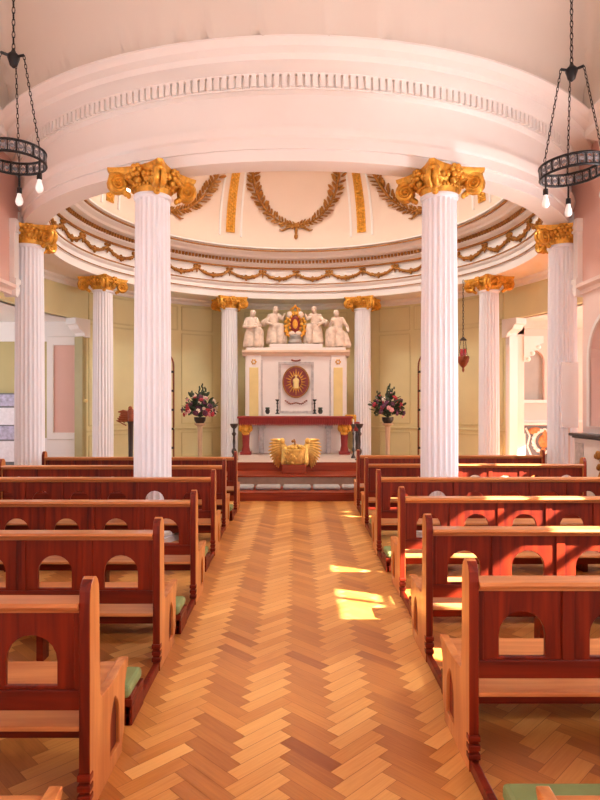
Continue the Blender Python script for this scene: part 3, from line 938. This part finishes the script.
for x, lab in ((-.70, 'small round dark pot at the left end of the altar shelf'), (.60, 'small round dark pot at the right end of the altar shelf')):
    e = empty('round_pot', (x, RY - .24, gz), label=lab, cat='pot')
    bm = NB(); lathe(bm, [(.03, 0), (.055, .04), (.06, .08), (.04, .12), (.03, .13)], n=16); build(bm, 'bowl', BRONZE, e, smooth=50)
    bm = NB()
    for k in range(8):
        a = k * PI / 4; ell(bm, (.035 * math.cos(a), .035 * math.sin(a), .145), (.025, .025, .02), n=6, m=5)
    build(bm, 'moss_ball', LEAF, e, smooth=60)
candlestick('tall_candlestick', (-1.26, 12.2, .5), .74, .085, DARK, 'tall dark turned candlestick standing left of the altar', .0)
candlestick('tall_candlestick', (1.29, 12.2, .5), .74, .085, DARK, 'tall dark turned candlestick standing right of the altar', .0)
candlestick('candlestick', (1.21, 12.65, .5), .72, .05, DARK, 'slim candlestick with a short white candle, close to the right altar leg', .10)

# red covered credence beside the altar
e = empty('credence_table', (1.30, 14.46, .5), label='small side table with crimson cover at the right end of the altar', cat='table')
bm = NB(); box(bm, -.22, .22, -.2, .2, .50, .72); tag(build(bm, 'cloth_cover', REDCL, e, bevel=.02), 'crimson cloth cover')
for x in (-.17, .17):
    for y in (-.15, .15):
        bm = NB(); lathe(bm, [(.025, 0), (.02, .2), (.03, .3), (.02, .5)], (x, y, 0), 10); build(bm, 'leg', DARK, e, smooth=50)
bm = NB(); box(bm, -.12, .14, -.16, .08, 0, .17)
o = build(bm, 'gilt_casket', GOLD, bevel=.02); o.location = (1.30, 14.46, 1.22); tag(o, 'small gilded casket on the crimson side table', 'casket')

# ------------------------------------------------------------------ statues (one continuous body each)
def capsule(bm, p, q, r0, r1, n=10):
    p, q = Vector(p), Vector(q)
    tube(bm, [p.lerp(q, k / 4) for k in range(5)], [r0 + (r1 - r0) * k / 4 for k in range(5)], n)
    ell(bm, p, r0, n=10, m=8); ell(bm, q, r1, n=10, m=8)
def statue(x, face, lab, variant):
    """seated robed figure, about 0.95 m; face = +1 turns towards +x"""
    bm = NB(); f = face
    # robe over the lap and shins
    lathe(bm, [(.20, 0), (.205, .05), (.18, .2), (.16, .34), (.12, .42)], (0, .02, 0), 16)
    capsule(bm, (-.02, .0, .40), (f * .15, -.16, .38), .11, .085)
    capsule(bm, (f * .03, .04, .40), (f * .20, -.06, .36), .11, .085)
    capsule(bm, (f * .15, -.16, .38), (f * .14, -.19, .05), .085, .085)
    capsule(bm, (f * .20, -.06, .36), (f * .21, -.10, .05), .085, .09)
    for k in range(7):       # folds of the robe
        a = -PI * .9 + k * PI * .3
        capsule(bm, (.16 * math.cos(a), .16 * math.sin(a), .02), (.10 * math.cos(a), .10 * math.sin(a), .38), .045, .025, 8)
    capsule(bm, (0, .04, .42), (-f * .01, .03, .62), .115, .105)
    capsule(bm, (-.10, .03, .655), (.10, .03, .655), .065, .065)
    capsule(bm, (0, .02, .66), (f * .01, .0, .74), .045, .04)
    hx = f * .03
    ell(bm, (hx, -.01, .80), (.062, .072, .082), n=14, m=10)          # head
    ell(bm, (hx + f * .035, -.072, .795), (.014, .02, .018), n=8, m=6)
    ell(bm, (hx, .02, .83), (.07, .075, .065), n=12, m=8)             # hair
    ell(bm, (hx + f * .03, -.06, .765), (.025, .02, .016), n=8, m=6)
    if variant == 0:         # hand raised to the chest, book on the knee
        capsule(bm, (f * .11, .02, .64), (f * .20, -.06, .50), .052, .042); capsule(bm, (f * .20, -.06, .50), (f * .10, -.16, .52), .042, .03)
        capsule(bm, (-f * .11, .02, .64), (-f * .17, -.05, .48), .052, .042); capsule(bm, (-f * .17, -.05, .48), (f * .02, -.17, .45), .042, .03)
        box(bm, f * .08 - .07, f * .08 + .07, -.24, -.12, .44, .48)
    elif variant == 1:       # arm stretched towards the crest
        capsule(bm, (f * .11, .02, .64), (f * .20, -.05, .58), .052, .042); capsule(bm, (f * .20, -.05, .58), (f * .24, -.10, .68), .042, .028)
        capsule(bm, (-f * .11, .02, .64), (-f * .18, -.04, .50), .052, .042); capsule(bm, (-f * .18, -.04, .50), (-f * .05, -.17, .43), .042, .03)
        capsule(bm, (-f * .08, .10, .62), (-f * .24, .12, .50), .06, .09)
    else:                    # leaning on the outer arm
        capsule(bm, (f * .11, .02, .64), (f * .18, -.07, .50), .052, .042); capsule(bm, (f * .18, -.07, .50), (f * .14, -.18, .62), .042, .03)
        capsule(bm, (-f * .11, .02, .64), (-f * .22, .02, .48), .052, .042); capsule(bm, (-f * .22, .02, .48), (-f * .24, -.08, .36), .042, .03)
        capsule(bm, (-f * .15, .05, .3), (-f * .24, .0, .05), .09, .08)
    o = build(bm, 'statue', STATUE, None)
    r = o.modifiers.new('remesh', 'REMESH'); r.mode = 'VOXEL'; r.voxel_size = .014; r.use_smooth_shade = True
    o.scale = (1.1, 1.0, 1.06)
    sm = o.modifiers.new('smooth', 'SMOOTH'); sm.iterations = 2
    o.location = (x, RY + .27, (SZ if abs(x) > .75 else SZ + .09) + .045)
    return tag(o, lab, 'statue', 'white statues on the altarpiece')
SZ = .5 + 2.56
statue(-1.13, 1, 'white seated statue at the left end of the altarpiece top', 0)
statue(-.55, 1, 'white statue just left of the gilded crest reaching towards it', 1)
statue(.49, -1, 'white statue just right of the gilded crest reaching towards it', 1)
statue(1.06, -1, 'white seated statue at the right end of the altarpiece top', 2)
cr = empty('gilded_crest', (-.02, RY + .12, SZ + .09), label='gilded and red carved crest between the four white statues', cat='ornament')
cr.scale = (.84, .8, 1)
bm = NB(); lathe(bm, [(.2, 0), (.22, .05), (.17, .12), (.2, .2), (.14, .26)], n=20); tag(build(bm, 'plinth', STONEG, cr, smooth=45), 'grey plinth')
bm = NB(); ell(bm, (0, -.08, .5), (.17, .08, .24), n=18, m=12); tag(build(bm, 'shield', REDENAM, cr, smooth=60), 'red shield')
bm = NB()
for sgn in (-1, 1):
    pts = [(sgn * (.16 + .1 * math.sin(k * .5)), -.06, .2 + .06 * k) for k in range(9)]
    tube(bm, pts, [.05 - .003 * k for k in range(9)], 8)
    for k in range(10):
        a = k * .63
        ell(bm, (sgn * (.21 + .09 * math.cos(a)), -.05, .45 + .2 * math.sin(a)), (.06, .05, .05), n=8, m=6)
for k in range(16):
    a = 2 * PI * k / 16
    ell(bm, (.17 * math.cos(a), -.11, .5 + .26 * math.sin(a)), (.04, .04, .04), n=8, m=6)
ell(bm, (0, -.15, .5), (.08, .04, .12))
build(bm, 'scroll_frame', GOLD, cr, smooth=60)
bm = NB()
lathe(bm, [(.13, .74), (.14, .80), (.12, .82)], (0, -.02, 0), 18)
for k in range(6):
    a = k * PI / 3
    tube(bm, [(.13 * math.cos(a), -.02 + .13 * math.sin(a), .8), (.14 * math.cos(a), -.02 + .14 * math.sin(a), .88), (.02 * math.cos(a), -.02 + .02 * math.sin(a), .95)], .022, 6)
ell(bm, (0, -.02, .97), .03)
build(bm, 'crown', GOLD, cr, smooth=50)
bm = NB()
for sgn in (-1, 1):
    ell(bm, (sgn * .17, -.08, .74), (.09, .06, .09), n=10, m=8); ell(bm, (sgn * .1, -.12, .27), (.1, .05, .06), n=10, m=8)
build(bm, 'drapery', STATUE, cr, smooth=60)

rd = math.radians
# ------------------------------------------------------------------ gilded winged sculpture before the altar
e = empty('winged_sculpture', (-.02, 11.35, .335), label='gilded winged sculpture around a basket on the steps below the altar', cat='sculpture')
bm = NB(); box(bm, -.24, .20, -.17, .2, 0, .17); tag(build(bm, 'pedestal', STEPW, e, bevel=.01), 'red wooden pedestal')
bm = NB()
lathe(bm, [(.15, .17), (.19, .24), (.20, .36), (.21, .44), (.18, .45)], n=24)
for k in range(60):
    a = random.uniform(0, 2 * PI); z = random.uniform(.2, .44)
    ell(bm, (.2 * math.cos(a), .2 * math.sin(a), z), random.uniform(.018, .034), n=6, m=5)
for k in range(24):
    a = random.uniform(0, 2 * PI); q = random.uniform(0, .17)
    ell(bm, (q * math.cos(a), q * math.sin(a), .46 + random.uniform(0, .05)), .04, n=6, m=5)
build(bm, 'basket', GILT, e, smooth=60)
for s in (-1, 1):
    bm = NB()
    capsule(bm, (s * .16, .08, .40), (s * .26, .10, .56), .07, .05); ell(bm, (s * .24, .04, .60), (.05, .055, .06))
    capsule(bm, (s * .18, .08, .2), (s * .18, .08, .42), .09, .08)
    for k in range(11):
        th = rd(12 - 92 * k / 10); L = .30 - .05 * abs(k - 3) / 7
        p = Vector((s * (.20 + .008 * k), .06 + .012 * k, .56 - .025 * k))
        q = p + Vector((s * math.cos(th) * L, .05, math.sin(th) * L))
        tube(bm, [p, p.lerp(q, .35) + Vector((0, 0, .03)), p.lerp(q, .75) + Vector((0, 0, .015)), q], [.025, .036, .030, .008], 8)
    build(bm, 'wing', GILT, e, smooth=60)
bm = NB(); tube(bm, [(0, .0, .45), (0, -.01, .60), (-.02, -.01, .64)], [.02, .016, .012], 8); ell(bm, (-.04, -.02, .6), .03); build(bm, 'finial', GOLDD, e, smooth=60)

# ------------------------------------------------------------------ flower pedestals
def flowers(x, y, lab, plab, seed):
    random.seed(seed)
    p = empty('flower_pedestal', (x, y, 0), label=plab, cat='pedestal')
    bm = NB(); box(bm, -.15, .15, -.15, .15, 0, .06); lathe(bm, [(.11, .06), (.06, .12)], n=16); build(bm, 'foot', PALEWOOD, p, bevel=.01)
    bm = NB(); lathe(bm, [(.055, .1), (.05, .6), (.06, 1.14)], n=16); build(bm, 'stem', PALEWOOD, p, smooth=40)
    bm = NB(); lathe(bm, [(.06, 1.12), (.13, 1.17), (.13, 1.2), (.0, 1.2)], n=20, cap=False); build(bm, 'dish', PALEWOOD, p, smooth=40)
    e = empty('flower_arrangement', (x, y, 1.2), label=lab, cat='flowers')
    bm = NB(); lathe(bm, [(.09, 0), (.13, .06), (.14, .14), (.12, .14)], n=16); build(bm, 'bowl', BRONZE, e, smooth=40)
    def dirv(): 
        a = random.uniform(0, 2 * PI); b = math.asin(random.uniform(-.25, 1))
        return Vector((math.cos(a) * math.cos(b), math.sin(a) * math.cos(b), math.sin(b)))
    C = Vector((0, 0, .28))
    bm = NB()
    for k in range(210):
        d = dirv(); R = random.uniform(.12, .44) * (1 if d.z > 0 else .85)
        p0 = C + Vector((d.x * R, d.y * R * .8, d.z * R * 1.05))
        M = frame_at(p0, d + Vector((random.uniform(-.6, .6), random.uniform(-.6, .6), random.uniform(-.5, .4))), (random.uniform(-1, 1), random.uniform(-1, 1), .3))
        ell(bm, (0, 0, 0), (.034, .012, .075), M, n=6, m=5)
    for k in range(30):
        d = dirv(); R = random.uniform(.3, .5); tube(bm, [C * .5, C + d * R * .6, C + d * R], [.008, .006, .003], 4)
    for (dx, dz) in ((.06, .62), (-.02, .56), (.13, .54), (-.22, .45)):
        tube(bm, [C, C + Vector((dx * .6, 0, dz * .6)), C + Vector((dx, 0, dz))], [.01, .008, .004], 5)
        for k in range(8):
            f = .55 + .45 * k / 7
            ell(bm, C + Vector((dx * f + random.uniform(-.03, .03), random.uniform(-.03, .03), dz * f)), (.02, .014, .035), n=6, m=5)
    build(bm, 'foliage', LEAF, e, smooth=60)
    for k in range(44):
        d = dirv()
        if d.y > .3: d.y = -d.y
        R = random.uniform(.28, .42)
        c = C + Vector((d.x * R, d.y * R * .85, d.z * R * 1.1))
        bm = NB(); s = random.uniform(.032, .058)
        zx = d.cross(Vector((.3, .2, .9))).normalized()
        M = frame_at(c, d, zx)
        for q in range(6):
            a = q * PI / 3
            ell(bm, (s * .75 * math.cos(a), s * .75 * math.sin(a), 0), (s * .6, s * .6, s * .35), M, n=6, m=5)
        ell(bm, (0, 0, s * .25), s * .5, M, n=6, m=5)
        build(bm, 'bloom', random.choice([REDF, REDF, PINKF, PURPF, PURPF, CREAMF]), e, smooth=60)
flowers(-2.24, 14.0, 'round arrangement of red and plum flowers left of the altar', 'slim pale pedestal under the flowers left of the altar', 3)
flowers(2.14, 14.0, 'round arrangement of red and plum flowers right of the altar', 'slim pale pedestal under the flowers right of the altar', 11)

# carved reddish-brown lectern by the left near column
e = empty('bird_lectern', (-3.03, 11.0, 0), label='reddish-brown carved bird lectern on a dark post left of the left near column', cat='lectern')
bm = NB(); lathe(bm, [(.2, 0), (.2, .05), (.1, .1), (.045, .2), (.04, .8), (.05, 1.28), (.07, 1.32)], n=16); build(bm, 'post', DARK, e, smooth=40)
bm = NB()
capsule(bm, (.02, 0, 1.36), (.0, 0, 1.5), .07, .06); ell(bm, (0, -.03, 1.56), (.035, .05, .04)); ell(bm, (0, -.08, 1.555), (.012, .03, .012))
for s in (-1, 1):
    for k in range(6):
        u = k / 5
        tube(bm, [(s * .04, .02, 1.48 - .03 * k), (s * (.15 + .02 * k), .03, 1.5 - .035 * k), (s * (.24 - .03 * k), .04, 1.49 - .05 * k)], [.03, .034, .01], 6)
build(bm, 'carved_bird', REDBROWN, e, smooth=60)

# ------------------------------------------------------------------ hanging red lamp
e = empty('sanctuary_lamp', (3.77, 13.53, 2.36), label='hanging red sanctuary lamp on a long chain beside the right far column', cat='lamp')
def chain(bm, p, q, r=.012, n=None):
    p, q = Vector(p), Vector(q); L = (q - p).length; n = n or max(3, int(L / (r * 4.2))); d = (q - p) / n
    base = frame_at((0, 0, 0), d, (1, .1, 0))
    for k in range(n):
        c = p + d * (k + .5)
        T = Matrix.Translation(c) @ base @ Matrix.Rotation(PI / 2 * (k % 2), 4, 'Z')
        h = d.length * .64
        tube(bm, [T @ Vector((r * math.cos(t) * 1.0, 0, h * math.sin(t))) for t in [2 * PI * j / 8 for j in range(8)]], r * .36, 4, closed=True)
bm = NB(); chain(bm, (0, 0, .78), (0, 0, 2.08), .016); build(bm, 'chain', IRON, e)
bm = NB(); lathe(bm, [(.01, .8), (.07, .74), (.08, .72), (.02, .73)], n=16); build(bm, 'smoke_cap', BRONZE, e, smooth=40)
for k in range(3):
    a = 2 * PI * k / 3 + .4
    bm = NB(); chain(bm, (.06 * math.cos(a), .06 * math.sin(a), .73), (.11 * math.cos(a), .11 * math.sin(a), .36), .011)
    build(bm, 'suspension_chain', BRONZE, e)
bm = NB(); lathe(bm, [(.01, 0), (.03, .05), (.02, .1), (.07, .15), (.12, .24), (.125, .34), (.105, .36)], n=20)
for k in range(3):
    a = 2 * PI * k / 3 + .4; ell(bm, (.13 * math.cos(a), .13 * math.sin(a), .33), (.035, .035, .05))
build(bm, 'lamp_bowl', REDBROWN, e, smooth=50)
bm = NB(); lathe(bm, [(.06, .34), (.075, .42), (.07, .52), (.06, .53)], n=16); build(bm, 'glass', GLASSR, e, smooth=50)

# ------------------------------------------------------------------ ring chandeliers
def chandelier(x, y, zr, lab, ang, tilt):
    e = empty('ring_chandelier', (x, y, zr), label=lab, cat='chandelier', group='iron ring chandeliers'); R = .25
    T = Matrix.Rotation(tilt, 4, 'Y')
    def circ(z, n=48): return [T @ Vector((R * math.cos(2 * PI * k / n), R * math.sin(2 * PI * k / n), z)) for k in range(n)]
    bm = NB()
    for z in (-.047, .047): tube(bm, circ(z), .011, 8, closed=True)
    for k in range(24):
        a = 2 * PI * k / 24
        p = Vector((R * math.cos(a), R * math.sin(a), 0))
        tube(bm, [T @ (p + Vector((0, 0, -.047))), T @ (p + Vector((0, 0, .047)))], .005 if k % 2 else .008, 6)
    hp = build(bm, 'hoop', IRON, e, smooth=50)
    bm = NB()
    for k in range(24):
        a = 2 * PI * (k + .5) / 24
        M = T @ Matrix.Rotation(a, 4, 'Z') @ Matrix.Translation((R, 0, 0))
        for s in (-1, 1):
            tube(bm, [M @ Vector((0, s * (.008 + .014 * math.sin(t)), 0.038 * math.cos(t))) for t in [PI * j / 6 for j in range(7)]], .005, 5)
        ell(bm, (0, 0, 0), (.004, .018, .018), M, n=8, m=6)
    tag(build(bm, 'scrollwork', IRONG, hp), 'grey iron scrolls')
    bm = NB(); zh = .81
    lathe(bm, [(.01, zh + .09), (.02, zh + .06), (.045, zh + .035), (.05, zh + .015), (.038, zh - .02), (.03, zh - .05), (.008, zh - .07)], n=20)
    for a in ang:
        tube(bm, [(.03 * math.cos(a), .03 * math.sin(a), zh + .02), (.1 * math.cos(a), .1 * math.sin(a), zh + .02)], .012, 6)
    build(bm, 'hub', IRON, e, smooth=40)
    for a in ang:
        foot = T @ Vector((R * math.cos(a), R * math.sin(a), .06))
        bm = NB(); chain(bm, (.1 * math.cos(a), .1 * math.sin(a), zh + .02), foot, .009); build(bm, 'suspension_chain', IRON, e)
        f2 = T @ Vector((R * math.cos(a), R * math.sin(a), -.06))
        bm = NB(); lathe(bm, [(.008, 0), (.008, -.10), (.02, -.105), (.022, -.15), (.018, -.155)], f2, 12); lh = build(bm, 'lamp_holder', IRON, e, smooth=40)
        bm = NB(); lathe(bm, [(.016, -.15), (.018, -.17), (.029, -.205), (.032, -.228), (.026, -.25), (.010, -.262)], f2, 16); tag(build(bm, 'bulb', BULB, lh, smooth=60), 'white bulb')
    bm = NB(); chain(bm, (0, 0, zh + .08), (0, 0, 6.72 - zr), .012); build(bm, 'chain', IRON, e)
    bm = NB(); lathe(bm, [(.06, 6.725 - zr), (.06, 6.70 - zr), (.02, 6.67 - zr)], n=16); build(bm, 'ceiling_rose', IRON, e)
rd = math.radians
chandelier(-2.34, 4.97, 3.66, 'black iron ring chandelier cut by the left edge of the photo', [rd(105), rd(-15), rd(-135)], rd(-1))
chandelier(2.31, 5.03, 3.58, 'black iron ring chandelier hanging on the right', [rd(192), rd(72), rd(-48)], rd(-4))

# ------------------------------------------------------------------ right side: stand against the nave wall, side altar, acrylic sheet
e = empty('marble_stand', (4.2, 8.25, 0), label='white stand with dark slate top and gilt carving against the right nave wall', cat='stand')
bm = NB(); box(bm, -.06, .09, -.68, .68, 0, 1.14); build(bm, 'body', MARBLE, e, bevel=.01)
bm = NB(); box(bm, -.14, .09, -.74, .70, 1.16, 1.205); box(bm, -.10, .09, -.71, .68, 1.13, 1.16); tag(build(bm, 'top', SLATE, e, bevel=.01), 'dark slate top')
bm = NB(); box(bm, -.075, -.05, .38, .62, .1, 1.06); build(bm, 'side_panel', GREYLIME, e)
bm = NB()
for k in range(40):
    a = random.uniform(0, 1)
    ell(bm, (-.07, -.28 + random.uniform(-.32, .32) * (1 - a * .6), 1.0 - a * .55), (.03, random.uniform(.03, .06), random.uniform(.03, .06)), n=8, m=6)
build(bm, 'gilt_carving', GOLDD, e, smooth=60)

e = empty('side_altar', (6.25, 15.2, 0), label='low ornate side altar with a white wreath and orange carving under the niche', cat='altar')
bm = NB(); box(bm, -.55, .55, -.2, .22, 0, 1.12); build(bm, 'body', GREYB, e, bevel=.01)
bm = NB(); box(bm, -.6, .6, -.24, .22, 1.12, 1.18); build(bm, 'mensa', MARBLE, e, bevel=.01)
bm = NB(); tube(bm, [(-.05 + .27 * math.cos(t), -.22, .72 + .27 * math.sin(t)) for t in [2 * PI * k / 28 for k in range(28)]], .045, 8, closed=True)
for k in range(20):
    a = 2 * PI * k / 20; ell(bm, (-.05 + .29 * math.cos(a), -.24, .72 + .29 * math.sin(a)), (.05, .03, .04), n=6, m=5)
for s in (-1, 1): tube(bm, [(-.05 + s * .32, -.21, .35), (-.05 + s * .42, -.21, .6), (-.05 + s * .36, -.21, .85), (-.05 + s * .46, -.21, 1.05)], .025, 6)
build(bm, 'wreath', MARBLE, e, smooth=60)
bm = NB()
ell(bm, (-.05, -.21, .72), (.14, .05, .17)); ell(bm, (-.28, -.22, .98), (.17, .05, .09)); ell(bm, (-.05, -.24, .9), (.05, .04, .14)); ell(bm, (-.08, -.23, .45), (.07, .04, .12)); ell(bm, (.05, -.23, .8), (.06, .04, .06))
build(bm, 'carved_emblem', ORANGE, e, smooth=60)

e = empty('acrylic_sheet', (4.10, 9.03, 0), label='clear frosted acrylic sheet standing right of the outer right column', cat='screen')
bm = NB(); box(bm, -.11, .15, -.006, .006, 1.27, 2.26); build(bm, 'sheet', ACRYL, e)
bm = NB(); box(bm, -.14, .16, -.05, .05, 0, .03); lathe(bm, [(.015, .02), (.015, 1.3)], (.02, 0.02, 0), 10); build(bm, 'stand', PALEPINK, e)

# left bay: freestanding board with pinned sheets
e = empty('display_board', (-7.02, 14.0, 0), label='display board of lavender and white sheets beyond the far left column', cat='display board')
bm = NB(); box(bm, -.48, .48, 0, .04, .1, 1.9); box(bm, -.48, -.42, -.2, .24, 0, .1); box(bm, .42, .48, -.2, .24, 0, .1); build(bm, 'board', GREYB, e)
for i, (z0, z1, m) in enumerate(((1.60, 1.87, PAPERL), (1.16, 1.56, PAPERW), (.82, 1.13, PAPERL), (.3, .78, PAPERW))):
    for x0, x1 in ((-.46, -.02), (.01, .45)):
        bm = NB(); box(bm, x0, x1, -.012, 0, z0, z1); build(bm, 'sheet', m, e)

# ------------------------------------------------------------------ daylight and added fill lamps
def area(name, loc, rot, sx, sy, power, col):
    l = bpy.data.lights.new(name, 'AREA'); l.shape = 'RECTANGLE'; l.size = sx; l.size_y = sy; l.energy = power; l.color = col
    o = bpy.data.objects.new(name, l); COL.objects.link(o); o.location = loc; o.rotation_euler = rot
    return o
COOL = (.93, .97, 1.0)
area('back_window_fill', (0, -3.95, 2.7), (rd(90), 0, 0), 5.2, 3.0, 45, COOL)  # lamp added as fill at the unseen back opening
for y, w, z, h in ((-1.7, 1.8, 2.45, 1.1), (3.25, 1.8, 2.46, .63), (7.0, 1.0, 2.1, 1.05)):  # lamps added at unseen side windows; sky alone is too dim
    area('window_fill', (4.38, y, z), (0, rd(90), 0), h, w, 84 * w, (.90, .95, 1))
    area('window_fill', (-4.38, y, z), (0, rd(-90), 0), h, w, 27 * w, (.86, .93, 1))
area('bay_window_fill', (8.95, 11.4, 2.05), (0, rd(90), 0), 2.3, 3.6, 150, (1, .95, .9))  # lamps added at the unseen bay openings in place of sky light
area('bay_window_fill', (-8.95, 11.4, 2.05), (0, rd(-90), 0), 2.3, 3.6, 85, (.95, .97, 1))
l = bpy.data.lights.new('dome_lantern_light', 'AREA'); l.shape = 'DISK'; l.size = 1.8; l.energy = 400; l.color = (1, .92, .82)
o = bpy.data.objects.new('dome_lantern_light', l); COL.objects.link(o); o.location = (0, CY, zt + .6)
sun = bpy.data.lights.new('sun', 'SUN'); sun.energy = 58; sun.angle = rd(.6); sun.color = (1, .93, .82)
so = bpy.data.objects.new('sun', sun); COL.objects.link(so)
so.rotation_euler = Vector((-1, .45, -.67)).to_track_quat('-Z', 'Y').to_euler()

w = bpy.data.worlds.new('sky'); sc.world = w; w.use_nodes = True
bg = w.node_tree.nodes['Background']; bg.inputs['Color'].default_value = (.75, .86, 1, 1); bg.inputs['Strength'].default_value = 1.2

# ------------------------------------------------------------------ camera
cam = bpy.data.cameras.new('camera'); co = bpy.data.objects.new('camera', cam); COL.objects.link(co)
co.location = (0, 0, 1.6); co.rotation_euler = (rd(90), 0, 0)
cam.sensor_fit = 'VERTICAL'; cam.sensor_height = 24; cam.lens = 24 * 600 / 800
cam.shift_x = .005; cam.shift_y = .0075; cam.clip_start = .05
sc.camera = co
vs = sc.view_settings
vs.view_transform = 'Standard'; vs.look = 'None'; vs.gamma = 1; vs.use_curve_mapping = False; vs.exposure = 0.1
sc.cycles.use_denoising = True
sc.cycles.max_bounces = 10; sc.cycles.diffuse_bounces = 6
sc.cycles.caustics_reflective = False; sc.cycles.caustics_refractive = False
sc.cycles.sample_clamp_indirect = 6
